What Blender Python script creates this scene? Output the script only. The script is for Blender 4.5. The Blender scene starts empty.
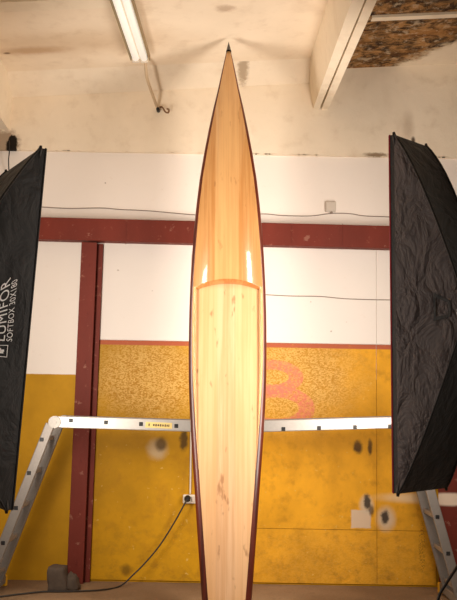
import bpy, bmesh, math, random
from mathutils import Vector, Matrix
from mathutils import noise as mnoise
random.seed(7)
SC = bpy.context.scene
COL = SC.collection
# ------------------------------------------------------------------ camera
FPX, W, H = 850.0, 457.0, 600.0
CAM = Vector((0.0, 0.0, 1.22))
PITCH, ROLL = math.atan(100.0 / FPX), 0.0175
RM = Matrix.Rotation(math.pi / 2 + PITCH, 3, 'X') @ Matrix.Rotation(ROLL, 3, 'Z')
_d = RM @ Vector(((228 - W/2)/FPX, -(584 - H/2)/FPX, -1.0))
CAM.z = -_d.z/_d.y*5.67          # eye height that puts the foot of the wall where the photo has it
cd = bpy.data.cameras.new('camera')
cd.sensor_fit = 'VERTICAL'; cd.sensor_height = 24.0; cd.lens = 24.0 * FPX / H
cd.clip_start = 0.05; cd.clip_end = 60
cam = bpy.data.objects.new('camera', cd); COL.objects.link(cam)
cam.matrix_world = Matrix.Translation(CAM) @ RM.to_4x4()
SC.camera = cam

def ray(px, py):
    return (RM @ Vector(((px - W / 2) / FPX, -(py - H / 2) / FPX, -1.0))).normalized()
def P(px, py, Y):
    d = ray(px, py); return CAM + d * (Y / d.y)
def PZ(px, py, z):
    d = ray(px, py); return CAM + d * ((z - CAM.z) / d.z)

# ------------------------------------------------------------------ object helpers
def tag(o, label=None, cat=None, group=None, kind=None):
    if label: o['label'] = label
    if cat: o['category'] = cat
    if group: o['group'] = group
    if kind: o['kind'] = kind
    return o
def thing(name, loc, label, cat, group=None):
    e = bpy.data.objects.new(name, None); COL.objects.link(e)
    e.location = loc; e.empty_display_size = .1
    return tag(e, label, cat, group)
def origin(o):
    v = Vector(o.location)
    while o.parent: o = o.parent; v += Vector(o.location)
    return v
def build(name, bm, m, parent=None, loc=None, smooth=False, label=None, local=False):
    """bm in world coordinates (unless local); linked as ONE mesh object"""
    org = Vector((0, 0, 0))
    if not local:
        if parent is not None: org = origin(parent)
        elif loc is not None: org = Vector(loc)
        bmesh.ops.translate(bm, verts=bm.verts, vec=-org)
    bmesh.ops.recalc_face_normals(bm, faces=bm.faces)
    me = bpy.data.meshes.new(name); bm.to_mesh(me); bm.free()
    for ma in (m if isinstance(m, (list, tuple)) else [m]): me.materials.append(ma)
    if smooth:
        for p in me.polygons: p.use_smooth = True
    o = bpy.data.objects.new(name, me); COL.objects.link(o)
    if parent is not None: o.parent = parent
    elif loc is not None: o.location = org
    if label: o['label'] = label
    return o
def struct(name, bm, m, parent=None):
    o = build(name, bm, m, parent); o['kind'] = 'structure'; return o

def quad(bm, a, b, c, d):
    return bm.faces.new([bm.verts.new(v) for v in (a, b, c, d)])
def hexa(bm, v8):
    """8 corners: 0-3 front loop, 4-7 back loop (same order)"""
    v = [bm.verts.new(p) for p in v8]
    for f in ((0,1,2,3),(7,6,5,4),(0,4,5,1),(1,5,6,2),(2,6,7,3),(3,7,4,0)):
        bm.faces.new([v[i] for i in f])
def box(bm, x0, x1, y0, y1, z0, z1):
    hexa(bm, [Vector(p) for p in ((x0,y0,z0),(x1,y0,z0),(x1,y0,z1),(x0,y0,z1),(x0,y1,z0),(x1,y1,z0),(x1,y1,z1),(x0,y1,z1))])
def bevel(bm, w, seg=2):
    bmesh.ops.bevel(bm, geom=list(bm.edges), offset=w, segments=seg, affect='EDGES', profile=.5)
def bar(bm, A, B, w, t, yoff=0):
    """bar lying in an x-z plane from A to B, in-plane width w, thickness t in +y"""
    d = (B - A); d.y = 0; d.normalize(); n = Vector((-d.z, 0, d.x)) * (w / 2)
    T = Vector((0, t, 0))
    f = [A - n, B - n, B + n, A + n]
    hexa(bm, f + [p + T for p in f])
def tube(bm, pts, r, seg=8, cap=True, smooth=0):
    pts = [Vector(p) for p in pts]
    if smooth and len(pts) > 2:
        out = []
        for i in range(len(pts) - 1):
            p0 = pts[max(i-1,0)]; p1 = pts[i]; p2 = pts[i+1]; p3 = pts[min(i+2,len(pts)-1)]
            for k in range(smooth):
                t = k / smooth
                out.append(.5*((2*p1)+(p2-p0)*t+(2*p0-5*p1+4*p2-p3)*t*t+(3*p1-p0-3*p2+p3)*t**3))
        out.append(pts[-1]); pts = out
    rr = r if isinstance(r, (list, tuple)) else [r]*len(pts)
    rings = []; up = Vector((0, 0, 1))
    prev = None
    for i, p in enumerate(pts):
        d = (pts[min(i+1,len(pts)-1)] - pts[max(i-1,0)]).normalized()
        if prev is None:
            a = d.cross(up)
            if a.length < 1e-3: a = d.cross(Vector((1,0,0)))
        else:
            a = prev - d * prev.dot(d)
        a.normalize(); prev = a; b = d.cross(a)
        rings.append([bm.verts.new(p + (a*math.cos(2*math.pi*k/seg) + b*math.sin(2*math.pi*k/seg))*rr[i]) for k in range(seg)])
    for i in range(len(rings)-1):
        for k in range(seg):
            bm.faces.new([rings[i][k], rings[i][(k+1)%seg], rings[i+1][(k+1)%seg], rings[i+1][k]])
    if cap:
        bm.faces.new(rings[0]); bm.faces.new(rings[-1])
def cyl(bm, A, B, r, seg=20): tube(bm, [A, B], r, seg)
def grid(bm, fn, nu, nv):
    vs = [[bm.verts.new(fn(i/nu, j/nv)) for j in range(nv+1)] for i in range(nu+1)]
    for i in range(nu):
        for j in range(nv):
            bm.faces.new([vs[i][j], vs[i+1][j], vs[i+1][j+1], vs[i][j+1]])
    return vs
def BM(): return bmesh.new()

# ------------------------------------------------------------------ material helpers
def lin(c):
    return tuple(((x/255)/12.92 if x/255 <= .04045 else ((x/255+.055)/1.055)**2.4) for x in c) + (1.0,)
class NB:
    def __init__(s, name, rough=.6, metal=0.0, coat=0.0, spec=.5):
        s.m = bpy.data.materials.new(name); s.m.use_nodes = True
        s.nt = s.m.node_tree; s.n = s.nt.nodes; s.l = s.nt.links
        s.b = s.n['Principled BSDF']
        s.b.inputs['Roughness'].default_value = rough; s.b.inputs['Metallic'].default_value = metal
        s.b.inputs['Coat Weight'].default_value = coat; s.b.inputs['Coat Roughness'].default_value = .06
        s.b.inputs['Specular IOR Level'].default_value = spec
        s.co = s.n.new('ShaderNodeTexCoord').outputs['Object']
    def put(s, sock, v):
        if isinstance(v, bpy.types.NodeSocket): s.l.new(v, sock)
        elif v is not None: sock.default_value = v
    def math(s, op, a, b=None, clamp=False):
        n = s.n.new('ShaderNodeMath'); n.operation = op; n.use_clamp = clamp
        s.put(n.inputs[0], a); s.put(n.inputs[1], b); return n.outputs[0]
    def scaled(s, sc, off=(0,0,0)):
        n = s.n.new('ShaderNodeMapping'); n.inputs['Scale'].default_value = sc; n.inputs['Location'].default_value = off
        s.l.new(s.co, n.inputs[0]); return n.outputs[0]
    def noise(s, scale=5, detail=4, rough=.55, sc=(1,1,1), off=(0,0,0), dist=0):
        n = s.n.new('ShaderNodeTexNoise'); s.l.new(s.scaled(sc, off), n.inputs['Vector'])
        n.inputs['Scale'].default_value = scale; n.inputs['Detail'].default_value = detail
        n.inputs['Roughness'].default_value = rough; n.inputs['Distortion'].default_value = dist
        return n.outputs['Fac']
    def voro(s, scale, sc=(1,1,1), rand=1, feat='F1', out='Color'):
        n = s.n.new('ShaderNodeTexVoronoi'); s.l.new(s.scaled(sc), n.inputs['Vector'])
        n.feature = feat; n.inputs['Scale'].default_value = scale; n.inputs['Randomness'].default_value = rand
        return n.outputs[out]
    def rng(s, v, a, b, c=0.0, d=1.0):
        n = s.n.new('ShaderNodeMapRange'); n.clamp = True; n.interpolation_type = 'SMOOTHSTEP'
        s.put(n.inputs[0], v)
        for i, x in enumerate((a, b, c, d)): n.inputs[i+1].default_value = x
        return n.outputs[0]
    def mix(s, f, a, b, mode='MIX'):
        n = s.n.new('ShaderNodeMix'); n.data_type = 'RGBA'; n.blend_type = mode
        s.put(n.inputs[0], f); s.put(n.inputs[6], a); s.put(n.inputs[7], b); return n.outputs[2]
    def xyz(s):
        n = s.n.new('ShaderNodeSeparateXYZ'); s.l.new(s.co, n.inputs[0]); return n.outputs
    def ell(s, c, r):
        """elliptic distance: 1 on the ellipse. r=0 on an axis ignores it"""
        m = s.n.new('ShaderNodeVectorMath'); m.operation = 'SUBTRACT'; s.l.new(s.co, m.inputs[0]); m.inputs[1].default_value = c
        box_ = r[1] < 0; r = (r[0], max(r[1], 0), r[2])
        k = s.n.new('ShaderNodeVectorMath'); k.operation = 'MULTIPLY'; s.l.new(m.outputs[0], k.inputs[0])
        k.inputs[1].default_value = tuple((1/x if x else 0) for x in r)
        if box_:
            sx = s.n.new('ShaderNodeSeparateXYZ'); s.l.new(k.outputs[0], sx.inputs[0])
            return s.math('MAXIMUM', s.math('ABSOLUTE', sx.outputs[0]), s.math('ABSOLUTE', sx.outputs[2]))
        q = s.n.new('ShaderNodeVectorMath'); q.operation = 'LENGTH'; s.l.new(k.outputs[0], q.inputs[0])
        return q.outputs['Value']
    def blob(s, c, r, soft=.3, warp=.0, wscale=20):
        e = s.ell(c, r)
        if warp:
            e = s.math('ADD', e, s.math('MULTIPLY', s.math('SUBTRACT', s.noise(wscale, 5, .65), .5), warp))
        return s.rng(e, 1+soft, 1-soft)
    def mul(s, a, b): return s.math('MULTIPLY', a, b)
    def bump(s, h, strength=.3, dist=.01):
        n = s.n.new('ShaderNodeBump'); n.inputs['Strength'].default_value = strength; n.inputs['Distance'].default_value = dist
        s.l.new(h, n.inputs['Height']); s.l.new(n.outputs[0], s.b.inputs['Normal'])
        return n
    def col(s, c): s.put(s.b.inputs['Base Color'], c); return s.m
    def emit(s, c, v):
        s.b.inputs['Emission Color'].default_value = c; s.b.inputs['Emission Strength'].default_value = v

def plain(name, rgb, rough=.6, metal=0.0, var=.12, nscale=30, coat=0.0, spec=.5, bump=0):
    k = NB(name, rough, metal, coat, spec)
    n = k.noise(nscale, 4)
    a = lin(rgb); d = tuple(x*(1-var) for x in a[:3])+(1,); u = tuple(min(1,x*(1+var)) for x in a[:3])+(1,)
    if bump: k.bump(n, bump, .005)
    return k.col(k.mix(n, d, u))

YW = 5.67       # face of the painted wall
def WX(px, py, Y=YW):
    p = P(px, py, Y); return (p.x, 0.0, p.z)
SCL = YW / FPX  # metres per pixel on the wall

# upper bare plaster band
def m_plaster(name, base=(226,204,176), brown=None, extra=()):
    k = NB(name, .85, spec=.2)
    n1 = k.noise(1.3, 5, .6); n2 = k.noise(9, 6, .6); n3 = k.noise(5, 4, .5, sc=(1,1,.25))
    c = k.mix(k.rng(n1, .35, .7), lin(base), lin(tuple(min(255,x+10) for x in base)))
    c = k.mix(k.mul(k.rng(n2, .5, .8), .3), c, lin((196,168,134)))
    c = k.mix(k.mul(k.rng(n3, .55, .8), .25), c, lin((205,178,146)))
    h = n2
    for (cc, r, soft, warp, ws, rgb, amt) in extra:
        c = k.mix(k.mul(k.blob(cc, r, soft, warp, ws), amt), c, lin(rgb))
    if brown:
        x, y, z = k.xyz()
        # rough exposed slab: everything beyond a ragged line running obliquely over the ceiling
        (ax, ay), (bx, by), xl = brown
        t = k.math('ADD', k.mul(k.math('SUBTRACT', x, ax), (by-ay)/(bx-ax)), ay)
        d = k.math('SUBTRACT', t, y)
        d = k.math('ADD', d, k.mul(k.math('SUBTRACT', k.noise(6, 6, .65), .5), .35))
        msk = k.mul(k.rng(d, -.02, .05), k.rng(x, xl, xl+.04))
        g1 = k.noise(9, 8, .72, dist=.6, sc=(1,1.4,1)); g2 = k.noise(24, 6, .7); g3 = k.noise(3.2, 6, .6, sc=(.7,1.6,1), off=(3,1,0))
        rc = k.mix(k.rng(g1, .40, .62), lin((58,38,22)), lin((178,132,80)))
        rc = k.mix(k.mul(k.rng(g2, .54, .72), .6), rc, lin((216,190,150)))
        rc = k.mix(k.mul(k.rng(g3, .52, .7), .5), rc, lin((150,98,46)))
        rc = k.mix(k.mul(k.rng(k.noise(15, 6, .7, off=(5,5,1)), .54, .66), .65), rc, lin((206,186,156)))
        rc = k.mix(k.mul(k.rng(g3, .42, .3), .65), rc, lin((70,54,40)))
        edge = k.mul(k.mul(k.rng(d, -.06, .0), k.rng(d, .16, .03)), k.rng(k.noise(30, 5, .7), .4, .55))
        c = k.mix(msk, c, rc)
        c = k.mix(k.mul(k.mul(edge, k.rng(x, xl, xl+.04)), .6), c, lin((220,200,168)))
        h = k.math('ADD', k.mul(n2, .15), k.mul(k.mul(msk, g1), 1.5))
    k.bump(h, .35, .02)
    return k.col(c)

def paint_yellow(name, base, osb=(), spots=(), dirt=.5, letter=False, red_top=None, scrib=None, mottle=.4):
    k = NB(name, .6, spec=.15)
    n1 = k.noise(2.2, 6, .62); n2 = k.noise(14, 6, .65); n3 = k.noise(70, 4, .6)
    c = k.mix(k.rng(n1, .3, .7), lin(tuple(x*.9 for x in base)), lin(tuple(min(255,x*1.05) for x in base)))
    c = k.mix(k.mul(k.rng(n2, .48, .75), .4), c, lin((158,106,24)))
    c = k.mix(k.mul(k.rng(k.noise(4, 7, .7, sc=(1,1,.5), off=(1,4,2)), .5, .72), mottle), c, lin((146,100,30)))
    # wood chips telegraphing through the paint
    ch = k.voro(95, sc=(1.0, 1, 1.9)); cg = k.n.new('ShaderNodeRGBToBW'); k.l.new(ch, cg.inputs[0])
    chn = k.noise(95, 4, .65, dist=1.2)
    chips = k.math('ADD', k.mul(cg.outputs[0], .45), k.mul(chn, .55))
    h = n3
    for (cc, r, amt) in osb:
        m = k.mul(k.blob(cc, r, .55, .6, 9), amt)
        oc = k.mix(k.rng(chips, .36, .62), lin((170,118,36)), lin((214,172,98)))
        c = k.mix(m, c, oc)
    # scuffs low down
    z = k.xyz()[2]
    low = k.mul(k.rng(z, .7, .02), k.rng(k.noise(9, 8, .75, sc=(1,1,1.3)), .46, .72))
    c = k.mix(k.mul(low, dirt), c, lin((120,84,30)))
    c = k.mix(k.mul(k.rng(k.noise(38, 3, .5), .68, .76), .5), c, lin((222,190,110)))
    if letter:
        for (cc, ro, ri) in letter:
            o = k.rng(k.ell(cc, ro), 1.05, .97); i = k.rng(k.ell(cc, ri), .93, 1.05)
            m = k.mul(k.mul(o, i), k.rng(k.noise(45, 6, .75), .38, .6, .3, .85))
            c = k.mix(m, c, lin((216,118,98)))
    for (cc, r, soft, warp, ws, rgb, amt) in spots:
        c = k.mix(k.mul(k.blob(cc, r, soft, warp, ws), amt), c, lin(rgb))
    if scrib:
        m = k.mul(k.blob(scrib[0], scrib[1], .2), k.rng(k.noise(85, 3, .6, sc=(2,1,1)), .5, .6))
        c = k.mix(k.mul(m, .6), c, lin((80,56,22)))
    if red_top:
        m = k.mul(k.rng(z, red_top-.004, red_top+.001), k.rng(k.noise(40, 5, .7), .25, .45, .5, 1))
        c = k.mix(m, c, lin((176,92,62)))
    k.bump(k.math('ADD', n3, chips), .12, .004)
    return k.col(c)

def m_whitewall(name, base=(248,236,224), yellow_below=None):
    k = NB(name, .65, spec=.25)
    n1 = k.noise(2.5, 5); n2 = k.noise(26, 6, .65)
    c = k.mix(n1, lin(tuple(x-8 for x in base)), lin(base))
    c = k.mix(k.mul(k.rng(n2, .6, .8), .25), c, lin((222,200,178)))
    c = k.mix(k.mul(k.rng(k.noise(16, 2, .4, off=(5,2,1)), .76, .79), .6), c, lin((150,128,110)))
    if yellow_below is not None:
        z = k.xyz()[2]
        zz = k.math('ADD', z, k.mul(k.noise(40, 4), .006))
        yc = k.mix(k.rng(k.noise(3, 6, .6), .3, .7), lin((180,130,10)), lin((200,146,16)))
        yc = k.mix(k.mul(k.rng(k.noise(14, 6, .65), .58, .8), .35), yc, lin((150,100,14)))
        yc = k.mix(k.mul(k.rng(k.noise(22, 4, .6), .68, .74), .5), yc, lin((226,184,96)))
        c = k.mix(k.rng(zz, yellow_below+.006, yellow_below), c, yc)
    k.bump(n2, .12, .004)
    return k.col(c)

def m_red(name, base=(132,56,44), white=None):
    k = NB(name, .6, spec=.18)
    n1 = k.noise(3, 6, .6, sc=(1,1,.4)); n2 = k.noise(20, 6, .7)
    c = k.mix(k.rng(n1, .3, .7), lin(tuple(x*.86 for x in base)), lin(base))
    c = k.mix(k.mul(k.rng(n2, .60, .70), .6), c, lin((164,104,84)))
    c = k.mix(k.mul(k.rng(k.noise(11, 5, .7, off=(2,7,3)), .64, .7), .55), c, lin((70,34,28)))
    c = k.mix(k.mul(k.rng(k.noise(9, 5, .7, off=(1,1,6)), .62, .66), .6), c, lin((160,112,94)))
    if white:
        for (cc, r, soft, warp, ws, rgb, amt) in white:
            c = k.mix(k.mul(k.blob(cc, r, soft, warp, ws), amt), c, lin(rgb))
    k.bump(n2, .15, .004)
    return k.col(c)

def m_wood(name, light, dark, planks=None, rough=.32, coat=1.0, knots=0.0, fig=.5):
    """varnished strip wood, grain along local z"""
    k = NB(name, rough, coat=coat, spec=.5)
    g1 = k.noise(16, 6, .65, sc=(1, .3, .05), dist=.4); g2 = k.noise(60, 4, .6, sc=(1, .2, .02)); g3 = k.noise(3.5, 5, .6, sc=(1.6, 1, .35), off=(1,2,3))
    f = k.math('ADD', k.mul(g1, .6), k.mul(g2, .4))
    c = k.mix(k.rng(f, .42, .58), lin(dark), lin(light))
    c = k.mix(k.mul(k.rng(g3, .52, .75), fig), c, lin(tuple(x*.86 for x in dark)))
    if planks:
        x = k.xyz()[0]
        for (x0, x1, rgb, amt) in planks:
            m = k.mul(k.rng(x, x0-.004, x0+.004), k.rng(x, x1+.004, x1-.004))
            c = k.mix(k.mul(m, amt), c, lin(rgb))
        # fine strip seams
        w = k.n.new('ShaderNodeMath'); w.operation = 'PINGPONG'; k.l.new(x, w.inputs[0]); w.inputs[1].default_value = .014
        c = k.mix(k.mul(k.rng(w.outputs[0], .0012, .0002), .22), c, lin(tuple(x*.75 for x in dark)))
    if knots:
        m = k.rng(k.noise(13, 3, .5, sc=(1.6, 1, .55), off=(4,0,9)), .64, .72)
        c = k.mix(k.mul(m, knots), c, lin((140,88,44)))
    return k.col(c)

M = {}
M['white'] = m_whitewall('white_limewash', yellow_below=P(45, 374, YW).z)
M['whiteboard'] = m_whitewall('white_painted_board', (240,230,220))
zb = P(230, 342, YW).z
def sp(px, py, rx, ry, soft, warp, ws, rgb, amt, kind=''):
    return (WX(px, py), (rx*SCL, 0, ry*SCL) if kind != 'R' else (rx*SCL, -1, ry*SCL), soft, warp, ws, rgb, amt)
GREY = (206,190,168); BLK = (34,28,24)
M['yellow_left'] = paint_yellow('yellow_painted_board', (192,140,20),  # same yellow paint as at right; its weaker light is in this darker base
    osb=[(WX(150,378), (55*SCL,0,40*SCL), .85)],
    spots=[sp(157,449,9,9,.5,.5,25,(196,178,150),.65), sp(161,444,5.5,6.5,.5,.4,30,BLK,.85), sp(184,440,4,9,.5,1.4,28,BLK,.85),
           sp(138,441,44,9,.7,.6,12,(130,92,30),.35), sp(126,570,5,5,.6,.8,40,(50,36,20),.6)],  # wide brown band: stain plus shade of the ladder rail painted in
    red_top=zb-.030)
M['yellow_right'] = paint_yellow('orange_yellow_painted_board', (224,160,36),  # same paint again, stronger light from the right softbox mixed into the base
    osb=[(WX(290,378), (60*SCL,0,45*SCL), .8), (WX(350,565), (95*SCL,0,35*SCL), .15)],
    letter=[(WX(272,377), (31*SCL,0,17*SCL), (17*SCL,0,7.5*SCL)), (WX(276,408), (38*SCL,0,22*SCL), (23*SCL,0,10.5*SCL))],
    spots=[sp(361,519,9.5,8.5,.08,.25,20,(214,190,164),.9,'R'), sp(366.5,505,6.5,9,.4,.3,25,(206,186,160),.8),
           sp(386,519,8.5,11,.45,.3,25,(206,186,160),.8),
           sp(358,447,4.6,6,.5,1.4,28,(40,30,24),.95), sp(370,447,2.2,7,.5,1.4,28,(40,30,24),.9),
           sp(367,502,3.2,7,.4,1.4,28,(44,36,32),.9), sp(371.5,511,2.4,5,.5,1.4,28,(60,46,36),.75),
           sp(385,517,3.8,6.5,.4,1.4,28,(44,36,32),.92),
           sp(420,498,36,4.5,.6,.3,18,(232,206,166),.75), sp(330,440,70,10,.7,.6,12,(150,102,30),.3)],  # last one is the soft shadow under the ladder rail, painted in
    red_top=zb-.030, scrib=(WX(422,547), (3.2*SCL,0,24*SCL)), mottle=.2)
M['red'] = m_red('red_oxide_steel', (122,50,37))
M['redpost'] = m_red('red_oxide_post', (122,50,38))
M['wood_fore'] = m_wood('varnished_honey_wood', (214,160,98), (190,130,70),
    planks=[(-.075,.062,(226,178,118),.5), (.062,.5,(200,142,82),.3), (-.5,-.075,(196,136,74),.35)], knots=.35)
M['wood_well'] = m_wood('varnished_pale_wood', (230,187,142), (216,166,117),
    planks=[(-.5,-.06,(226,172,112),.4), (.045,.5,(234,184,128),.4)], knots=.6, fig=.3)
M['wood_rail'] = m_wood('varnished_rail_wood', (236,184,120), (214,150,86), rough=.2)
M['wood_step'] = m_wood('varnished_cedar_strip', (206,140,80), (186,116,60))
M['mahogany'] = m_wood('varnished_mahogany', (98,32,10), (64,18,6), rough=.35, fig=.3, coat=.15)
M['bowtip'] = plain('black_bow_guard', (28,22,18), .35, coat=.5)
M['alu'] = plain('brushed_aluminium', (186,180,172), .42, .5, .1, 60)
M['aluside'] = plain('dull_aluminium', (136,128,120), .5, .5, .12, 60)
M['hinge'] = plain('cast_steel_hinge', (140,134,126), .45, .5, .12, 50)
M['black'] = plain('black_plastic', (18,16,15), .5)
M['yplastic'] = plain('yellow_plastic', (226,168,30), .45)
M['sticker'] = plain('yellow_sticker', (222,194,120), .45)
M['ink'] = plain('dark_print', (70,54,30), .6)
def m_fabric(name, rgb, st, off=0):
    k = NB(name, .62, spec=.35)
    k.b.inputs['Sheen Weight'].default_value = .15
    n = k.math('ABSOLUTE', k.math('SUBTRACT', k.noise(8, 4, .55, sc=(1,1,.7), dist=.5, off=(off,0,0)), .5)); n = k.mul(n, 2.2); n2 = k.noise(400, 2, .5)
    v = k.voro(9, sc=(1,1,.6), feat='SMOOTH_F1', out='Distance')
    k.bump(k.math('ADD', k.mul(n, .8), k.math('ADD', k.mul(v, .5), k.mul(n2, .03))), st, .05)
    return k.col(k.mix(k.rng(n, .3, .7), lin(tuple(x*.8 for x in rgb)), lin(rgb)))
M['fabric'] = m_fabric('black_softbox_nylon', (84,74,75), 1.0)  # black cloth greyed: light on the right side panel put into the colour
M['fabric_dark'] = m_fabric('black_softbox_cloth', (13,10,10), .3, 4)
M['piping'] = plain('red_piping', (150,18,34), .6)
M['print'] = plain('white_screen_print', (250,248,246), .6)
k = NB('glowing_diffuser', .7); k.col(lin((250,246,240))); M['diffuser'] = k.m
SOFT = 23.0
k.emit((1.0, .905, .81, 1), SOFT)
k = NB('fluorescent_glow', .4); k.col(lin((226,220,208))); k.emit((1.0, .93, .82, 1), .5); M['tube'] = k.m
M['lampwhite'] = plain('white_enamel', (246,240,226), .35, 0, .03)
M['lampedge'] = plain('aged_lamp_edge', (150,128,92), .5)
M['pipe'] = plain('cream_painted_pipe', (204,178,144), .6)
M['iron'] = plain('rusty_iron', (130,96,66), .7)
M['wire'] = plain('grey_wire', (146,130,116), .7)
M['cord'] = plain('black_rubber_cord', (40,34,28), .6)
M['whiteplastic'] = plain('aged_white_plastic', (226,214,196), .45, 0, .05)
M['greyplastic'] = plain('grey_beige_plastic', (206,192,176), .55, 0, .05)
M['stone'] = plain('dusty_concrete_lump', (84,70,58), .95, 0, .35, 25, bump=.6)
M['chrome'] = plain('grey_metal', (120,116,112), .35, .8)

def m_floor():
    k = NB('dusty_concrete', .9, spec=.2)
    n1 = k.noise(1.5, 6, .6); n2 = k.noise(12, 7, .7); n3 = k.noise(90, 4, .7)
    c = k.mix(k.rng(n1, .3, .7), lin((124,98,72)), lin((152,124,94)))
    c = k.mix(k.mul(k.rng(n2, .45, .75), .5), c, lin((112,86,60)))
    c = k.mix(k.mul(k.rng(n3, .6, .75), .35), c, lin((200,174,140)))
    c = k.mix(k.mul(k.rng(k.noise(45, 5, .75, off=(3,3,0)), .6, .68), .7), c, lin((84,66,48)))
    k.bump(k.math('ADD', n2, k.mul(n3, .3)), .7, .02)
    return k.col(c)
M['floor'] = m_floor()

# ------------------------------------------------------------------ setting
XL, XR, YB = -3.4, 3.4, -2.5
bm = BM(); box(bm, XL, XR, YB, 6.0, -.12, 0); struct('floor', bm, M['floor'])
zj = P(228, 154, 5.66).z                       # foot of the bare plaster band
def lineZ(a, b):                                # z as a linear function of x through two points
    return lambda x: a.z + (b.z - a.z) * (x - a.x) / (b.x - a.x)
zwall = lineZ(P(30, 97, 5.66), P(440, 77, 5.66))
ceil_y = 5.45
zceil = lineZ(P(0, 72, ceil_y), P(318, 58, ceil_y))
# the wall: painted lower part, plaster band standing 2 cm proud above it
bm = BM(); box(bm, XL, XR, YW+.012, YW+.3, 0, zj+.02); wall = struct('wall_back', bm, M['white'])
plaster_marks = [
    (WX(4,143,5.66), (16*SCL,0,13*SCL), .3, 1.3, 24, (128,92,58), .7), (WX(12,146,5.66), (5.5*SCL,0,11*SCL), .15, 1.5, 26, (24,17,12), .98),
    (WX(376,155,5.66), (12*SCL,0,2.2*SCL), .5, 1.2, 40, (120,88,50), .8), (WX(413,141,5.66), (2*SCL,0,4*SCL), .5, .4, 30, (60,40,26), .9),
    (WX(408,128,5.66), (5*SCL,0,14*SCL), .8, .6, 12, (150,116,80), .35), (WX(243,71,5.55), (5*SCL,0,9*SCL), .5, 1.4, 45, (132,104,70), .65)]
zbot = zj
M['plaster'] = m_plaster('bare_plaster', (240,223,198), extra=plaster_marks)
bm = BM()
hexa(bm, [Vector(v) for v in ((XL,5.655,zbot),(XR,5.655,zbot),(XR,5.655,zceil(XR)+.05),(XL,5.655,zceil(XL)+.05),
          (XL,5.97,zbot),(XR,5.97,zbot),(XR,5.97,zceil(XR)+.05),(XL,5.97,zceil(XL)+.05))])
struct('wall_plaster_band', bm, M['plaster'], wall)
# haunch between the wall and the slab
XC = P(318, 100, 5.6).x
bm = BM()
hexa(bm, [Vector(v) for v in ((XL,5.65,zwall(XL)),(XC,5.65,zwall(XC)),(XC,ceil_y,zceil(XC)),(XL,ceil_y,zceil(XL)),
          (XL,5.97,zwall(XL)),(XC,5.97,zwall(XC)),(XC,5.97,zceil(XC)+.1),(XL,5.97,zceil(XL)+.1))])
struct('wall_cove', bm, M['plaster'], wall)
# ragged plaster crumbs along the ledge
bm = BM()
for i in range(90):
    x = random.uniform(-1.5, 1.5); s = random.uniform(.003, .009)
    box(bm, x, x+s*random.uniform(1,4), 5.648, 5.668, zbot-s*.6, zbot+.003)
struct('wall_plaster_crumbs', bm, M['plaster'], wall)
# ceiling slab
pA = PZ(345, 86, zceil(.8)); pB = PZ(457, 44, zceil(1.4))
xr_gap = P(328, 80, 5.6).x
M['ceiling'] = m_plaster('stained_ceiling_plaster', (240,222,196), brown=((pA.x, pA.y), (pB.x, pB.y), xr_gap),
    extra=[(tuple(PZ(33,50,zceil(-1.2))), (.20,.05,0), .7, 1.1, 14, (170,118,62), .55), (tuple(PZ(7,53,zceil(-1.4))), (.02,.012,0), .5, .6, 30, (60,40,24), .85),
           (tuple(PZ(225,8,zceil(0))), (.05,.04,0), .6, 1.3, 20, (150,112,76), .5), (tuple(PZ(70,42,zceil(-.9))), (.6,.16,0), .8, .8, 5, (196,164,124), .45)])
bm = BM()
hexa(bm, [Vector(v) for v in ((XL,YB,zceil(XL)),(XR,YB,zceil(XR)),(XR,YB,zceil(XR)+.25),(XL,YB,zceil(XL)+.25),
          (XL,5.97,zceil(XL)),(XR,5.97,zceil(XR)),(XR,5.97,zceil(XR)+.25),(XL,5.97,zceil(XL)+.25))])
struct('ceiling', bm, M['ceiling'])
# ribs under the slab (pairs with an open joint)
M['rib'] = m_plaster('rib_plaster', (240,224,198))
def rib(name, w0, w1, f0, f1, slope, zt):
    """bottom edge points at the wall (px) and where the rib leaves the picture (px)"""
    a, b = P(*w0, 5.66), P(*w1, 5.66); z = (a.z + b.z) / 2
    c, d = PZ(*f0, z), PZ(*f1, z)
    c, d = a + (c - a) * 3.2, b + (d - b) * 3.2
    c.z = d.z = a.z = b.z = z
    def top(p, s): return Vector((p.x + s, p.y, zceil(p.x) + .01))
    s0, s1 = slope
    bm = BM()
    hexa(bm, [a, b, top(b, s1), top(a, s0), c, d, top(d, s1), top(c, s0)])
    return struct(name, bm, M['rib'])
rib('trim_1', (313, 109), (319.3, 109.4), (352, 0), (365, 0), (-.045, 0), 0)
rib('trim_2', (321.2, 109.4), (328, 110), (367, 0), (377, 0), (0, .012), 0)
rib('trim_3', (-8, 130), (9, 130), (-98, 0), (-84, 0), (0, .02), 0)
# shallow cross joints of the slab
def cross(name, x0, x1, Y, w, d):
    bm = BM()
    v = []
    for y in (Y, Y+w):
        for (x, dz) in ((x0, -d), (x1, -d), (x1, .01), (x0, .01)): v.append(Vector((x, y, zceil(x)+dz)))
    hexa(bm, v); struct(name, bm, M['rib'])
cross('trim_4', XL, P(112, 2, 4.4).x, PZ(60, 3, zceil(-.8)).y - .12, .12, .03)
cross('trim_5', PZ(370, 19, zceil(1)).x, XR, PZ(420, 17, zceil(1.1)).y-.05, .05, .016)

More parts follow.
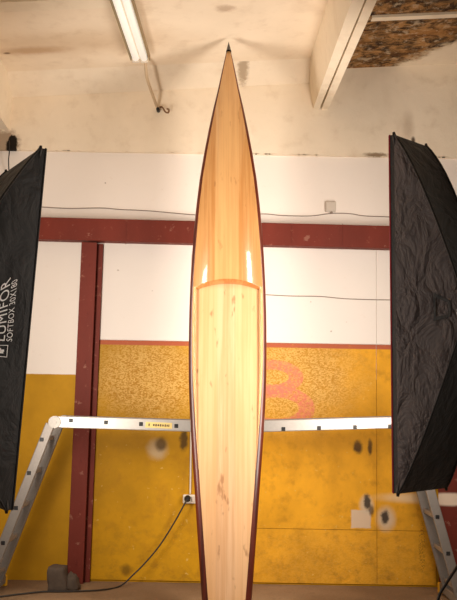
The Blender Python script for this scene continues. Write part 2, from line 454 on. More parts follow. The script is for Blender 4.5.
# painted boards lining the bay between the posts
bx0 = P(88, 470, YW).x; bxk = P(230, 470, YW).x; bxs = P(376.5, 400, YW).x; bx1 = P(436, 560, YW).x
zs = P(330, 529.5, YW).z; ztop = P(230, 242, YW).z; zg = .012
g = .0015
def board(x0, x1, z0, z1, m, n=[0]):
    bm = BM(); box(bm, x0+g, x1-g, YW, YW+.0125, z0+g, z1-g)
    struct('wall_board', bm, m, wall)
board(bx0, bxk, zb, ztop, M['whiteboard']); board(bxk, bxs, zb, ztop, M['whiteboard']); board(bxs, bx1, zb, ztop, M['whiteboard'])
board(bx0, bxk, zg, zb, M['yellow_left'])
board(bxk, bxs, zs, zb, M['yellow_right']); board(bxs, bx1, zs, zb, M['yellow_right'])
board(bxk, bxs, zg, zs, M['yellow_right']); board(bxs, bx1, zg, zs, M['yellow_right'])

# steel frame
YS = 5.585
a, b, c, d = P(-60, 214.5, YS), P(520, 229, YS), P(520, 251.5, YS), P(-60, 236.5, YS)
T = Vector((0, YW - YS + .005, 0))
bm = BM(); hexa(bm, [d, c, b, a] + [p + T for p in (d, c, b, a)]); bevel(bm, .003, 1)
for px in (291.5, 342.7, 126):                      # welded seams
    p = P(px, 234, YS); box(bm, p.x-.0015, p.x+.0015, YS-.003, YS+.01, p.z-.068, p.z+.068)
beam = build('steel_beam', bm, M['red'], loc=((a.x+b.x)/2, YS, d.z))
tag(beam, 'long horizontal red-brown steel beam across the white wall above the post tops', 'beam')
def post(tl, tr, br, bl, side, label, smear=False):
    """front flange corners in px (clockwise), then how far the rear flange shows on the right (px)"""
    c4 = [P(*q, YS+.004) for q in (bl, br, tr, tl)]
    c4[0].z = c4[1].z = 0; 
    root = thing('steel_post', ((c4[0].x + c4[1].x)/2, YS, 0), label, 'post', 'red steel posts')
    if smear:
        sm_ = sp(447,498,26,6,.25,.15,18,(240,218,194),.95)
        pm = m_red('red_oxide_smeared_post', (122,50,38), white=[((sm_[0][0]-root.location.x, 0, sm_[0][2]),)+sm_[1:]])
    else: pm = M['redpost']
    bm = BM(); t = Vector((0, .012, 0)); hexa(bm, c4 + [p + t for p in c4]); bevel(bm, .002, 1)
    fl = build('front_flange', bm, pm, root)
    for i in range(7):                               # rivet heads up the flange
        bm = BM()
        f = .06 + i * .145
        p = c4[0].lerp(c4[3], f).lerp(c4[1].lerp(c4[2], f), .52)
        cyl(bm, p + Vector((0,-.006,0)), p + Vector((0,.002,0)), .009, 10)
        build('bolt', bm, pm, root)
    off = Vector((side*SCL, 0, 0)); yb = Vector((0, .055, 0)); t2 = Vector((0, .02, 0))
    bm = BM(); b4 = [p + yb + off for p in c4]
    hexa(bm, b4 + [p + t2 for p in b4]); build('rear_flange', bm, pm, root)
    bm = BM(); m0 = [c4[0].lerp(c4[1], .42), c4[0].lerp(c4[1], .58), c4[3].lerp(c4[2], .58), c4[3].lerp(c4[2], .42)]
    hexa(bm, [p + Vector((0,.011,0)) for p in m0] + [p + Vector((0,.06,0)) for p in m0]); build('web', bm, pm, root)
post((81.5,242), (97,242.4), (83,580), (66.5,580), 5.0, 'upright red-brown steel post left of the tall wooden boat')
post((436,248), (466,248), (472,588), (439.5,588), 3.0, 'red-brown steel post behind the right ladder leg, white paint smear across it', True)

# ------------------------------------------------------------------ wires, boxes, lamp
def wire(name, pts, r, m, label, cat, seg=6, sm=6, loc=None):
    bm = BM(); tube(bm, pts, r, seg, True, sm)
    o = build(name, bm, m, loc=loc or pts[-1], smooth=True); return tag(o, label, cat)
yb_ = YW + .008
wire('wall_wire', [P(x, y, yb_) for x, y in ((-25,205),(39,207),(70,208.5),(100,208),(120,209.5),(150,211),(190,214.5),(225,216),(262,214),(282,215.5),(310,216),(331,213.5),(350,213.7),(365,216),(395,217),(470,219))],
     .0032, M['wire'], 'thin grey wire strung along the white wall just above the red beam', 'wire')
wire('wall_wire', [P(x, y, YW-.004) for x, y in ((240,293),(262,294.5),(290,296),(320,296.5),(350,299),(392,300),(425,300))],
     .003, M['wire'], 'thin grey wire crossing the white board between boat and right softbox, below the beam', 'wire')
p = P(330.3, 207, YW+.012)
root = thing('junction_box', (p.x, p.y, p.z-.035), 'small square beige junction box on the white wall above the red beam', 'junction box')
bm = BM(); box(bm, p.x-.037, p.x+.037, p.y-.022, p.y, p.z-.037, p.z+.037); bevel(bm, .006, 2); build('box_body', bm, M['greyplastic'], root)
bm = BM(); box(bm, p.x-.031, p.x+.031, p.y-.027, p.y-.0215, p.z-.031, p.z+.031); bevel(bm, .002, 1); build('cover', bm, M['greyplastic'], root)
bm = BM(); q = P(331.5, 213, YW); cyl(bm, Vector((q.x, p.y-.014, p.z-.048)), Vector((q.x, p.y-.014, p.z-.034)), .009, 10); build('cable_gland', bm, M['wire'], root)
# socket with its white feed and the plugged-in cord
p = P(189.8, 498.7, YW)
root = thing('wall_socket', (p.x, YW, p.z-.027), 'white surface-mounted socket on the yellow wall left of the boat', 'socket')
bm = BM(); box(bm, p.x-.044, p.x+.044, YW-.03, YW, p.z-.028, p.z+.028); bevel(bm, .006, 2); build('socket_body', bm, M['whiteplastic'], root)
bm = BM(); box(bm, p.x+.012, p.x+.038, YW-.034, YW-.028, p.z-.018, p.z+.018); bevel(bm, .003, 1); build('socket_face', bm, M['greyplastic'], root)
wire('feed_cable', [P(190.2, 494, YW-.008), P(190.6, 470, YW-.006), P(191, 432, YW-.006), P(192, 345, YW-.006), P(193, 255, YW-.006)], .006, M['whiteplastic'],
     'white cable running up the wall from the socket, beside the boat', 'cable')
pp = P(187.6, 498.5, YW-.035)
root = thing('power_cord', (PZ(70,592,.008).x, PZ(70,592,.008).y, 0), 'black plug and cord dropping from the white socket to the floor at left', 'cord')
bm = BM(); tube(bm, [pp+Vector((0,.006,0)), pp+Vector((0,-.02,0)), pp+Vector((0,-.034,0))], [.021,.021,.013], 16); build('plug', bm, M['black'], root)
bm = BM()
pts = [pp+Vector((0,-.03,0)), P(184,505,YW-.075), P(174,523,YW-.07), P(160,545,YW-.07), P(146,562,YW-.08), P(133,575,YW-.10)]
pts += [PZ(x, y, .008) for x, y in ((120,586),(100,590),(70,591.3),(45,591.5),(20,594),(0,596.5),(-30,600))]
tube(bm, pts, .005, 8, True, 8); build('cord', bm, M['cord'], root, smooth=True)

# fluorescent lamp
zl = zceil(-.5) - .075
A = PZ(140.5, 60, zl); Bf = PZ(121.3, 0, zl); d = (Bf - A).normalized(); Bf = A + d * 1.55; nx = Vector((d.y, -d.x, 0)).normalized()
if nx.x < 0: nx = -nx
root = thing('ceiling_lamp', A.lerp(Bf, .5) + Vector((0,0,.075)), 'long white twin-tube fluorescent lamp hanging from the ceiling at top left', 'lamp')
def lbox(bm, a, b, hw, z0, z1, off=0):
    u = [a + nx*(off-hw), a + nx*(off+hw), b + nx*(off+hw), b + nx*(off-hw)]
    hexa(bm, [p + Vector((0,0,z0)) for p in u] + [p + Vector((0,0,z1)) for p in u])
bm = BM(); lbox(bm, A, Bf, .056, .02, .06); bevel(bm, .006, 2); build('housing', bm, M['lampwhite'], root)
bm = BM(); lbox(bm, A + d*.02, Bf - d*.02, .006, -.004, .022); build('reflector_ridge', bm, M['lampwhite'], root)
for s in (-1, 1):
    bm = BM(); cyl(bm, A + d*.03 + nx*(s*.027), Bf - d*.03 + nx*(s*.027), .021, 18); build('fluorescent_tube', bm, M['tube'], root, smooth=True)
    bm = BM(); lbox(bm, A + d*.005, Bf, .0035, -.006, .03, s*.059); build('side_edge', bm, M['lampedge'], root)
for e, s in ((A, 1), (Bf, -1)):
    for q in (-1, 1):
        bm = BM(); lbox(bm, e + d*(.004*s), e + d*(.032*s), .022, -.022, .024, q*.027); bevel(bm, .003, 1); build('lamp_holder', bm, M['whiteplastic'], root)
for f in (.18, .82):
    bm = BM(); c = A.lerp(Bf, f); lbox(bm, c - d*.02, c + d*.02, .02, .06, zceil(c.x)-zl+.002); build('mounting_bracket', bm, M['lampwhite'], root)
# feed pipe between lamp and wall
wend = P(158.3, 110.5, 5.648)
bm = BM()
tube(bm, [A + Vector((.012,0,.035)), A + Vector((.022,.06,.03)), P(147,78,5.35), P(153,96,5.52), P(157,107,5.63), wend], .0105, 8, True, 5)
root = thing('feed_pipe', wend, 'thin cream pipe running from the end of the ceiling lamp to the wall', 'pipe')
build('pipe', bm, M['pipe'], root, smooth=True)
bm = BM(); cyl(bm, wend + Vector((0,-.03,0)), wend + Vector((0,.006,0)), .013, 12); build('end_sleeve', bm, M['black'], root)
h0 = P(162.5, 104, 5.65)
wire('iron_hook', [P(160,107,5.656), P(162.5,107.5,5.63), P(165.5,112,5.615), P(168.4,112.4,5.61), P(168.8,109.6,5.61), P(166.8,108.6,5.61)], .006, M['iron'],
     'small rusty curled hook in the wall beside the end of the cream pipe', 'hook', 8, 5, loc=P(160,107,5.656))
wire('loose_wire', [P(9,140,5.655), P(9.5,150,5.64), P(8.6,160,5.645), P(9,172,5.66)], .004, M['cord'], 'short dark wire hanging out of the sooty hole in the upper wall at left', 'wire', loc=P(9,140,5.655))

# ------------------------------------------------------------------ boat
Bb = P(226.6, 620, 4.72); Bb.z = 0.035
Tt = P(228.7, 41, 5.06)
Zx = (Tt - Bb).normalized(); Xx = (Vector((1,0,0)) - Zx*Zx.x).normalized(); Yx = Zx.cross(Xx)
Lb = (Tt - Bb).length
root = thing('racing_boat', Bb, 'tall slender varnished wooden boat standing upright, pointed bow at the ceiling', 'boat')
root.rotation_euler = Matrix((Xx, Yx, Zx)).transposed().to_euler()
bpy.context.view_layer.update()
def loc2(px, py):
    d = ray(px, py); t = (Bb - CAM).dot(Yx) / d.dot(Yx); q = CAM + d*t - Bb
    return q.dot(Xx), q.dot(Zx)
ST = [  # y, outer L, dark L, deck L, deck R, dark R, outer R
 (43.5,228.2,228.4,228.4,229.0,229.0,229.2),
 (50,226.9,227.4,227.4,230.2,230.2,230.7),(60,224.6,225.5,225.5,232.1,232.1,233.0),(75,221.0,222.4,222.4,234.6,234.6,236.0),
 (90,217.5,219.3,219.3,237.0,237.0,238.8),(110,212.7,215.2,215.2,241.2,241.2,243.6),(130,208.4,211.4,211.4,245.1,245.1,247.9),
 (155,203.9,207.0,207.0,249.8,249.8,253.0),(180,200.1,203.2,203.2,254.0,254.0,257.4),(205,197.0,200.5,200.5,257.2,257.2,260.4),
 (230,194.4,198.2,198.2,259.4,259.4,262.4),(255,192.4,196.0,196.0,261.3,261.3,264.2),(280,190.9,194.2,194.2,262.6,262.6,265.6),
 (290,190.4,193.3,196.6,258.8,262.6,265.9),(310,189.6,192.6,196.4,258.6,263.0,266.5),(330,189.1,192.3,196.4,258.5,263.2,266.8),
 (355,188.9,192.6,196.5,258.8,263.2,266.9),(380,189.2,193.5,196.8,258.9,262.6,266.8),(405,189.9,194.8,197.0,258.5,261.0,265.8),
 (430,191.0,196.2,197.3,257.7,258.9,264.3),(460,192.8,198.3,198.8,256.1,256.6,262.1),(490,194.7,200.4,200.4,254.0,254.0,259.8),
 (520,196.5,202.7,202.7,251.8,251.8,257.7),(560,199.1,205.8,205.8,248.9,248.9,254.7),(600,201.9,208.9,208.9,245.9,245.9,251.8),(622,203.5,210.6,210.6,244.2,244.2,250.2)]
rows = []
for (y, oL, dL, iL, iR, dR, oR) in ST:
    u = loc2((oL+oR)/2, y)[1]
    hw = lambda l, r: (loc2(r, y)[0] - loc2(l, y)[0]) / 2
    rows.append((u, hw(oL,oR), hw(dL,dR), hw(iL,iR)))
rows[-1] = (0.0,) + rows[-1][1:]
rows.sort()
us = [r[0] for r in rows]
def at(u):
    if u <= us[0]: return rows[0][1:]
    for i in range(len(us)-1):
        if u <= us[i+1]:
            t = (u-us[i])/(us[i+1]-us[i])
            p0 = rows[max(i-1,0)]; p1 = rows[i]; p2 = rows[i+1]; p3 = rows[min(i+2,len(rows)-1)]
            out = []
            for k in (1,2,3):
                out.append(p1[k]*(1-t)+p2[k]*t)
            return tuple(out)
    return rows[-1][1:]
uE = loc2(228, 289)[1]; uTip = loc2(228.5, 52)[1]; uFade = loc2(228, 470)[1]
def edge_n(u, wo): return min(.032, wo*.35)
def ulist(a, b, n): return [a + (b-a)*i/n for i in range(n+1)]
def loft(bm, us_, sec, closed=False):
    prev = None
    for u in us_:
        r = [bm.verts.new(v) for v in sec(u)]
        if prev:
            for i in range(len(r)-1): bm.faces.new([prev[i], prev[i+1], r[i+1], r[i]])
            if closed: bm.faces.new([prev[-1], prev[0], r[0], r[-1]])
        prev = r
    return prev
def hull_sec(u):
    wo, wd, wi = at(u); n = edge_n(u, wo)
    dp = .05 + .10*min(1, u/ (uE*.8)) if u < uE else .15
    dp = min(dp, wo*1.25)
    pts = []
    for i in range(5):
        t = i/4; a = t*math.pi/2
        pts.append(((wd + (wo-wd)*math.sin(a)), -n*math.cos(a)))
    for i in range(1, 9):
        a = i/8*math.pi/2
        pts.append((wo*math.cos(a)**.85, dp*math.sin(a)))
    full = [Vector((-x, y, u)) for x, y in pts] + [Vector((x, y, u)) for x, y in reversed(pts[:-1])]
    return full
bm = BM()
ul = ulist(0, uTip, 90)
loft(bm, ul, hull_sec)
bm.faces.new([bm.verts.new(v) for v in hull_sec(0)])
hull = build('hull', bm, M['mahogany'], root, smooth=True, local=True, label='dark varnished mahogany hull sides')
def deck_sec(u, edge=False, N=16):
    wo, wd, wi = at(max(u, uE+.002)); n = edge_n(u, wo); c = .064*min(1, wd/.19)
    fade = max(0, min(1, 1-(u-uE)/.25))
    out = []
    for i in range(N+1):
        s = -1 + 2*i/N
        uu = u + .042*(1-s*s)*fade - .004*fade
        w_ = at(max(uu, uE+.002))[1]
        # shoulders turn down near the edges so that the varnish catches the lights
        nn = n + c*(1-abs(s)**2.6)
        out.append(Vector((w_*s, -nn, uu)))
    return out
bm = BM(); loft(bm, [uE + (uTip-uE)*(i/60)**1.15 for i in range(61)], deck_sec)
build('foredeck', bm, M['wood_fore'], root, smooth=True, local=True, label='honey-coloured cambered foredeck')
def well_n(u, wo):
    t = max(0, min(1, (u-uFade)/(uE-uFade))); t = t*t*(3-2*t)
    return edge_n(u, wo) - .010*t
def well_sec(u):
    wo, wd, wi = at(min(u, uE-.01)); n = well_n(min(u,uE), wo)
    return [Vector((wi*s, -(n+.004*(1-s*s)), u)) for s in [-1+2*i/12 for i in range(13)]]
bm = BM(); loft(bm, ulist(0, uE+.09, 60), well_sec)
build('well_deck', bm, M['wood_well'], root, smooth=True, local=True, label='pale flat lower deck panel')
# step between the two decks
def step_rows(k):
    N = 16; out = []
    base = deck_sec(uE)
    for i, v in enumerate(base):
        s = -1 + 2*i/N; n = well_n(uE, at(uE)[0])
        if k == 0: out.append(Vector((v.x, v.y+.0005, v.z+.001)))
        elif k == 1: out.append(Vector((v.x*.995, v.y+.003, v.z-.004)))
        else: out.append(Vector((v.x*.97, -(n+.004*(1-s*s))-.0005, v.z-.013)))
    return out
bm = BM(); prev = None
for k_ in range(3):
    r = [bm.verts.new(v) for v in step_rows(k_)]
    if prev:
        for i in range(len(r)-1): bm.faces.new([prev[i], prev[i+1], r[i+1], r[i]])
    prev = r
build('deck_step', bm, M['wood_step'], root, smooth=True, local=True, label='curved cedar-brown step across the deck')
for s in (-1, 1):
    def rail_sec(u):
        wo, wd, wi = at(min(u, uE-.012)); n = edge_n(u, wo); nw = well_n(min(u,uE), wo)
        t = max(0, min(1, (u-uFade)/(uE-uFade))); hgt = .012*min(1, t*3)
        wi = min(wi, wd - .0005)
        return [Vector((s*wd, -n, u)), Vector((s*(wd*.75+wi*.25), -(n+hgt*.8), u)), Vector((s*(wd*.5+wi*.5), -(n+hgt), u)),
                Vector((s*(wd*.22+wi*.78), -(n+hgt*.7), u)), Vector((s*(wi*1.0+.0008), -(nw+.003), u)), Vector((s*wi*.995, -(nw-.002), u))]
    bm = BM(); loft(bm, ulist(uFade, uE+.004, 40), rail_sec)
    build('side_rail', bm, M['wood_rail'], root, smooth=True, local=True)
# bow guard
bm = BM()
def tip_sec(f):
    u = uTip - .004 + (Lb-.004 - uTip)*f; wo = at(uTip)[0]*1.06*(1-f)+.0012
    return [Vector((wo*math.cos(a), -.012*(1-f)+ (wo*1.1+.006*(1-f))*math.sin(a), u)) for a in [2*math.pi*i/14 for i in range(14)]]
loft(bm, [i/8 for i in range(9)], tip_sec, True)
build('bow_guard', bm, M['bowtip'], root, smooth=True, local=True, label='black pointed bow tip')

# ------------------------------------------------------------------ ladder
YF, YR, RT = 5.07, 5.39, .025
root = thing('folding_ladder', (P(231,600,5.2).x, 5.23, 0), 'silver aluminium folding ladder set up as a low work platform behind the boat', 'ladder')
hL, hM, hR = P(54.8,422,YF), P(231,427.3,YF), P(409,422.3,YF)
def foot(p, q):
    d = q - p; t = (.03 - p.z)/d.z; return p + d*t
l0, l1 = P(50.0,424,YF), P(3,543,YF); lf = foot(l0, l1)
r0, r1 = P(412.5,425,YF), P(448.3,553.5,YF); rf = foot(r0, r1)
secs = [(hL, hM, .066), (hM, hR, .066), (l0, lf, .055), (r0, rf, .055)]
for Yo in (0, YR-YF-RT):
    for (a, b, w) in secs:
        bm = BM(); o = Vector((0, Yo, 0)); aa, bb = a+o, b+o
        dd = (bb-aa).normalized()
        if w > .06: aa, bb = aa + dd*.012, bb - dd*.012
        bar(bm, aa, bb, w, RT); bevel(bm, .005, 2)
        build('rail', bm, M['alu'] if Yo == 0 and w > .06 else M['aluside'], root)
    for h in (hL, hM, hR):
        o = Vector((0, Yo, 0))
        bm = BM(); cyl(bm, h+o+Vector((0,-.012,0)), h+o+Vector((0,RT+.008,0)), .0355, 28)
        hg = build('hinge', bm, M['hinge'], root)
        bm = BM(); cyl(bm, h+o+Vector((0,-.016,0)), h+o+Vector((0,-.011,0)), .012, 16); build('hinge_pin', bm, M['hinge'], hg)
def rungs(pxs):
    for (x, y) in pxs:
        p = P(x, y, YF)
        bm = BM(); box(bm, p.x-.014, p.x+.014, YF+.02, YR-.02, p.z-.014, p.z+.014); bevel(bm, .004, 1)
        r = build('rung', bm, M['aluside'], root)
        if r.parent and y > 380:
            bm = BM(); box(bm, p.x-.0115, p.x+.0115, YF-.003, YF+.004, p.z-.0115, p.z+.0115); bevel(bm, .002, 1)
            build('rung_plug', bm, M['black'], r)
rungs([(71,420.4),(106,422.4),(141,424),(176.3,426),(211,427.4),(248,430),(283.4,429),(319,428),(355,427),(390,426.5)])
rungs([(41.7,439.5),(29,473),(16,508),(3,543),(-10,578),(424.5,472),(437.4,517),(448.2,553.6),(459,590)])
# cross bars under the legs with yellow end caps
for f in (lf, rf):
    bm = BM(); box(bm, f.x-.03, f.x+.03, YF-.14, YR+.10, .02, .07); bevel(bm, .004, 1)
    s = build('stabiliser_bar', bm, M['aluside'], root)
    for y0, y1 in ((YF-.17, YF-.138), (YR+.098, YR+.135)):
        bm = BM(); box(bm, f.x-.034, f.x+.034, y0, y1, 0, .066); bevel(bm, .006, 2); build('end_cap', bm, M['yplastic'], s, label='yellow plastic end cap')
# rating sticker
a, b = P(145.5,424.6,YF), P(172,425.9,YF)
bm = BM(); bar(bm, a+Vector((0,-.0012,0)), b+Vector((0,-.0012,0)), .034, .002); st = build('sticker', bm, M['sticker'], root, label='small yellow sticker on the top rail')
bm = BM()
for i, (x, w) in enumerate([(148.5,1.2),(153,1.6),(155.4,1.4),(157.6,1.6),(160,1.3),(162.2,1.5),(164.6,1.3),(166.6,1.2),(168.4,.9)]):
    t = (x-145.5)/26.5; c = a.lerp(b, t) + Vector((0,-.0022,0)); c2 = a.lerp(b, t + w/26.5) + Vector((0,-.0022,0))
    bar(bm, c, c2, .011 if i % 2 else .014, .0008)
build('print', bm, M['ink'], st)

# ------------------------------------------------------------------ softboxes on stands
def text_mesh(txt, size):
    cu = bpy.data.curves.new('t', 'FONT'); cu.body = txt; cu.size = size; cu.offset = 0; cu.space_character = 1.08
    ob = bpy.data.objects.new('t', cu); COL.objects.link(ob)
    bpy.context.view_layer.update()
    me = bpy.data.meshes.new_from_object(ob.evaluated_get(bpy.context.evaluated_depsgraph_get()))
    bpy.data.objects.remove(ob); bpy.data.curves.remove(cu)
    return me
def softbox(label, nt, nb, fb, ft, S, bulge, mats, group, flip):
    """front corners: near top, near bottom, far bottom, far top; S centre of the speed ring"""
    C = [nt, nb, fb, ft]; F = (nt+nb+fb+ft)/4
    ax = (F - S).normalized(); up = (nt - nb).normalized(); up = (up - ax*up.dot(ax)).normalized(); sd = ax.cross(up)
    if sd.dot(nt - ft) < 0: sd = -sd
    rr = .085
    ring = [S + up*rr*.75 + sd*rr*.75, S - up*rr*.75 + sd*rr*.75, S - up*rr*.75 - sd*rr*.75, S + up*rr*.75 - sd*rr*.75]
    root = thing('softbox', Vector((S.x, S.y, S.z-.1)), label, 'softbox', group)
    ctrl = []
    for i in range(4):
        out = (C[i] - F); out = out - ax*out.dot(ax)
        uu = up * (1 if out.dot(up) > 0 else -1)
        ss = sd * (1 if out.dot(sd) > 0 else -1)
        ctrl.append((C[i]*.55 + ring[i]*.45) + uu*bulge + ss*.03)
    def rod(i, v): return C[i]*(1-v)**2 + ctrl[i]*2*v*(1-v) + ring[i]*v*v
    def panel(i, j, sag, seed):
        def fn(u, v):
            p = rod(i, v).lerp(rod(j, v), u)
            inward = (S.lerp(F, 1-v) - p); inward = inward - ax*inward.dot(ax)*.5
            L = max(inward.length, .001)
            s = math.sin(math.pi*u)*math.sin(math.pi*v) * sag
            q = p + inward/L*s
            w = mnoise.noise(q*7 + Vector((seed,0,0)))*.010*math.sin(math.pi*min(1,max(0,v)))*math.sin(math.pi*u)
            w += mnoise.noise(Vector((q.x*3, q.y*3, q.z*16)) + Vector((seed,3,0)))*.004*math.sin(math.pi*u)*math.sin(math.pi*v)
            return q + inward/L*w
        return fn
    A = panel(0, 1, .02, 1.0)
    for (i, j, sg, m, nu, nv) in ((0,1,.02,mats[0],80,40), (1,2,.03,mats[1],20,30), (2,3,.02,mats[1],60,30), (3,0,.03,mats[1],20,30)):
        bm = BM(); grid(bm, panel(i, j, sg, i*3.7+1 if i else 1.0), nu, nv)
        build('fabric_panel', bm, m, root, smooth=True)
    for i in range(4):
        bm = BM(); tube(bm, [rod(i, v/12) + (rod(i, v/12)-S.lerp(F,1-v/12)).normalized()*.002 for v in range(13)], .006, 6); build('rod_sleeve', bm, mats[1], root, smooth=True)
    # corner boots
    for i in range(4):
        bm = BM(); q = (C[i]-F).normalized()
        tube(bm, [C[i]-q*.05, C[i]-q*.01, C[i]+q*.012], [.009,.011,.006], 8); build('corner_boot', bm, M['black'], root, smooth=True)
    # front lip standing forward of the diffuser, with red piping on its rim
    lip = .035
    for i, j in ((0,1),(1,2),(2,3),(3,0)):
        bm = BM(); quad(bm, C[i], C[j], C[j]+ax*lip, C[i]+ax*lip); l = build('front_lip', bm, mats[1], root)
        bm = BM(); tube(bm, [C[i]+ax*lip, C[j]+ax*lip], .0055, 6); build('piping', bm, M['black'] if flip else M['piping'], l, label=None if flip else 'red piping')
    bm = BM(); quad(bm, *[c + (F-c)*.01 for c in C]); build('diffuser', bm, M['diffuser'], root, label='glowing white diffuser')
    # speed ring and flash head
    bm = BM(); tube(bm, [S - ax*.03, S + ax*.015], .088, 24); build('speed_ring', bm, M['chrome'], root)
    return root, A, ax, up, sd
def on_panel(A, u, v, lift, C0):
    e = .004
    p = A(u, v); n = (A(u+e, v) - A(u-e, v)).cross(A(u, v+e) - A(u, v-e)).normalized()
    if n.dot(CAM - p) < 0: n = -n
    return p + n*lift
def stand(S, ax, label, group):
    # flash head with its own lamp stand, under the speed ring
    base = Vector((S.x, S.y, 0)) - Vector((ax.x, ax.y, 0))*.16
    root = thing('light_stand', base, label, 'light stand', group)
    zt = S.z - .112
    bm = BM(); cyl(bm, base + Vector((0,0,.06)), base + Vector((0,0,zt*.55)), .016, 14); build('lower_pole', bm, M['black'], root)
    bm = BM(); cyl(bm, base + Vector((0,0,zt*.55)), base + Vector((0,0,zt)), .012, 14); build('upper_pole', bm, M['chrome'], root)
    bm = BM(); cyl(bm, base + Vector((0,0,zt*.55-.03)), base + Vector((0,0,zt*.55+.03)), .024, 14); build('collar', bm, M['black'], root)
    for k_ in range(3):
        a = k_*2*math.pi/3 + .9
        bm = BM(); tube(bm, [base + Vector((0,0,.32)), base + Vector((math.cos(a)*.38, math.sin(a)*.38, .012))], .011, 8); build('leg', bm, M['black'], root)
    return base
def head(S, ax, label, group):
    b = S - ax*.04
    root = thing('flash_head', b - ax*.15 - Vector((0,0,.085)), label, 'flash head', group)
    bm = BM(); tube(bm, [b, b - ax*.02, b - ax*.24, b - ax*.27], [.06,.07,.07,.05], 20); build('body', bm, M['black'], root, smooth=True)
    bm = BM(); c = b - ax*.12; cyl(bm, c - Vector((0,0,.084)), c - Vector((0,0,.06)), .02, 12); build('mount', bm, M['black'], root)

# right
Y0 = 4.0
nt, nb = P(394,134.5,Y0), P(398,494,Y0); ft, fb = P(426,146,Y0+.20), P(446,488,Y0+.20)
S = P(474,312,3.76)
rb, A, ax, up, sd = softbox('tall black strip softbox at right edge with wrinkled side and red piping', nt, nb, fb, ft, S, .17, (M['fabric'], M['fabric_dark']), 'strip softboxes', False)
# square rod pocket on the side panel
bm = BM()
def strip(u0, u1, v0, v1, lift=.004):
    grid(bm, lambda s, t: on_panel(A, u0+(u1-u0)*s, v0+(v1-v0)*t, lift, nt), 6, 6)
pu0, pu1, pv0, pv1 = .40, .56, .60, .84
strip(pu0, pu0+.025, pv0, pv1); strip(pu1-.025, pu1, pv0, pv1); strip(pu0, pu1, pv0, pv0+.035); strip(pu0, pu1, pv1-.035, pv1)
build('access_flap', bm, M['fabric_dark'], rb, label='square flap outline near the speed ring')
stand(S, ax, 'black light stand under the right softbox', 'light stands'); head(S, ax, 'black flash head behind the right softbox', 'flash heads')
# its mains lead
c0 = S - ax*.33
bm = BM()
pts = [c0, c0 + Vector((.05,0,-.3)), P(470,545,3.85), P(457,567,3.95), P(446,584,4.0), P(438,600,4.02), P(434,640,4.0), PZ(440,700,.008) ]
tube(bm, pts, .007, 8, True, 8)
o = build('mains_lead', bm, M['black'], loc=pts[-1], smooth=True); tag(o, 'black mains lead curving down at the lower right corner in front of the ladder leg', 'cord')

# left, leaning a little outwards at the foot
nt, nb = P(40.5,148,Y0), P(6.5,511,Y0); ft, fb = P(6,172,Y0+.2), P(-26,498,Y0+.2)
S = P(-78,332,3.73)
lb, A, ax, up, sd = softbox('tall black strip softbox at left edge with white lettering up its side', nt, nb, fb, ft, S, .12, (M['fabric_dark'], M['fabric_dark']), 'strip softboxes', True)
stand(S, ax, 'black light stand under the left softbox', 'light stands'); head(S, ax, 'black flash head behind the left softbox', 'flash heads')
def uv_of(px, py):
    cu_, cv_, ru, rv = .5, .3, .5, .3
    for it in range(5):
        best = None
        for i in range(-12, 13):
            for j in range(-12, 13):
                u, v = min(1, max(0, cu_ + ru*i/12)), min(1, max(0, cv_ + rv*j/12))
                q = RM.transposed() @ (A(u, v) - CAM)
                x, y = W/2 - q.x/q.z*FPX, H/2 + q.y/q.z*FPX
                d_ = (x-px)**2 + (y-py)**2
                if best is None or d_ < best[0]: best = (d_, u, v)
        cu_, cv_ = best[1], best[2]; ru *= .25; rv *= .25
    return cu_, cv_
def lay(me, p0, p1, hpx, name, parent):
    """lay flat lettering on the panel: baseline from p0 to p1 (px), letters hpx tall, tops to the left"""
    co = [v.co.copy() for v in me.vertices]
    x0 = min(c.x for c in co); x1 = max(c.x for c in co); y1 = max(c.y for c in co); y0 = min(0, min(c.y for c in co))
    ua, va = uv_of(*p0); ub, vb = uv_of(*p1); uh, vh = uv_of(p0[0]-hpx, p0[1]-hpx*.09)
    for v, c in zip(me.vertices, co):
        s = (c.x-x0)/(x1-x0); t = c.y/y1
        v.co = on_panel(A, ua+(ub-ua)*s+(uh-ua)*t, va+(vb-va)*s+(vh-va)*t, .004, nt) - origin(parent)
    me.materials.clear(); me.materials.append(M['print'])
    o = bpy.data.objects.new(name, me); COL.objects.link(o); o.parent = parent
    return o
lay(text_mesh('LUMIFOR', .1), (4.2,341), (10.3,277), 9.5, 'lettering', lb)
lay(text_mesh('SOFTBOX 30X180', .1), (11.4,341.5), (17.0,278.5), 5.6, 'lettering', lb)
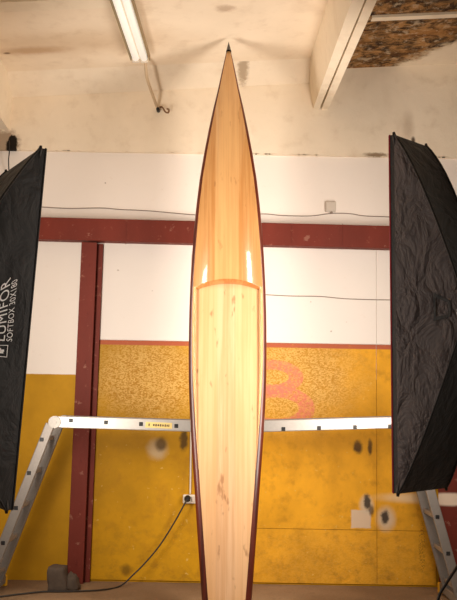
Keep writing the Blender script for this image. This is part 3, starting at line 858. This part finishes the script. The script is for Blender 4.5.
# square emblem under the lettering
bm = BM()
def sq(x0, x1, y0, y1):
    bm.faces.new([bm.verts.new((x, y, 0)) for x, y in ((x0,y0),(x1,y0),(x1,y1),(x0,y1))])
sq(0,1,0,.06); sq(0,1,.94,1); sq(0,.06,0,1); sq(.94,1,0,1); sq(.3,.44,.35,1); sq(.44,.62,.3,.62); sq(.62,.74,.55,1)
me = bpy.data.meshes.new('emblem'); bm.to_mesh(me); bm.free()
lay(me, (6.6,357.5), (7.8,345), 12.0, 'emblem', lb)

# ------------------------------------------------------------------ concrete lump by the post
p = PZ(57, 590.5, 0)
root = thing('concrete_lump', p, 'rough dusty grey-brown concrete lump on the floor in front of the left post', 'rubble')
bm = BM(); bmesh.ops.create_cube(bm, size=1); bmesh.ops.subdivide_edges(bm, edges=bm.edges, cuts=7, use_grid_fill=True)
for v in bm.verts:
    c = v.co.copy(); r = c.normalized()*.56; c = c.lerp(r, .22)
    z = c.z+.5; k_ = 1 - .16*z
    n = mnoise.noise(c*2.3+Vector((3,1,2)))*.16 + mnoise.noise(c*7)*.06
    c = c*(1+n)
    v.co = Vector((c.x*.125*k_ + (z-.5)*-.012 + p.x, c.y*.12 + p.y+.02, max(0, (c.z+.47)*.148)))
build('lump', bm, M['stone'], root, smooth=True)
bm = BM(); bmesh.ops.create_icosphere(bm, subdivisions=3, radius=1)
for v in bm.verts:
    n = 1 + mnoise.noise(v.co*2+Vector((9,0,0)))*.3
    v.co = Vector((v.co.x*.05*n + p.x+.085, v.co.y*.05*n + p.y+.03, max(0, v.co.z*.085*n+.018)))
build('crumbled_side', bm, M['stone'], root, smooth=True)

# ------------------------------------------------------------------ light and exposure
w = bpy.data.worlds.new('world'); SC.world = w; w.use_nodes = True
w.node_tree.nodes['Background'].inputs[0].default_value = (1.0, .88, .74, 1)
w.node_tree.nodes['Background'].inputs[1].default_value = .36
vs = SC.view_settings
vs.view_transform = 'Standard'; vs.look = 'None'; vs.gamma = 1.0; vs.use_curve_mapping = False; vs.exposure = 0.0
SC.cycles.use_denoising = True
SC.cycles.max_bounces = 8
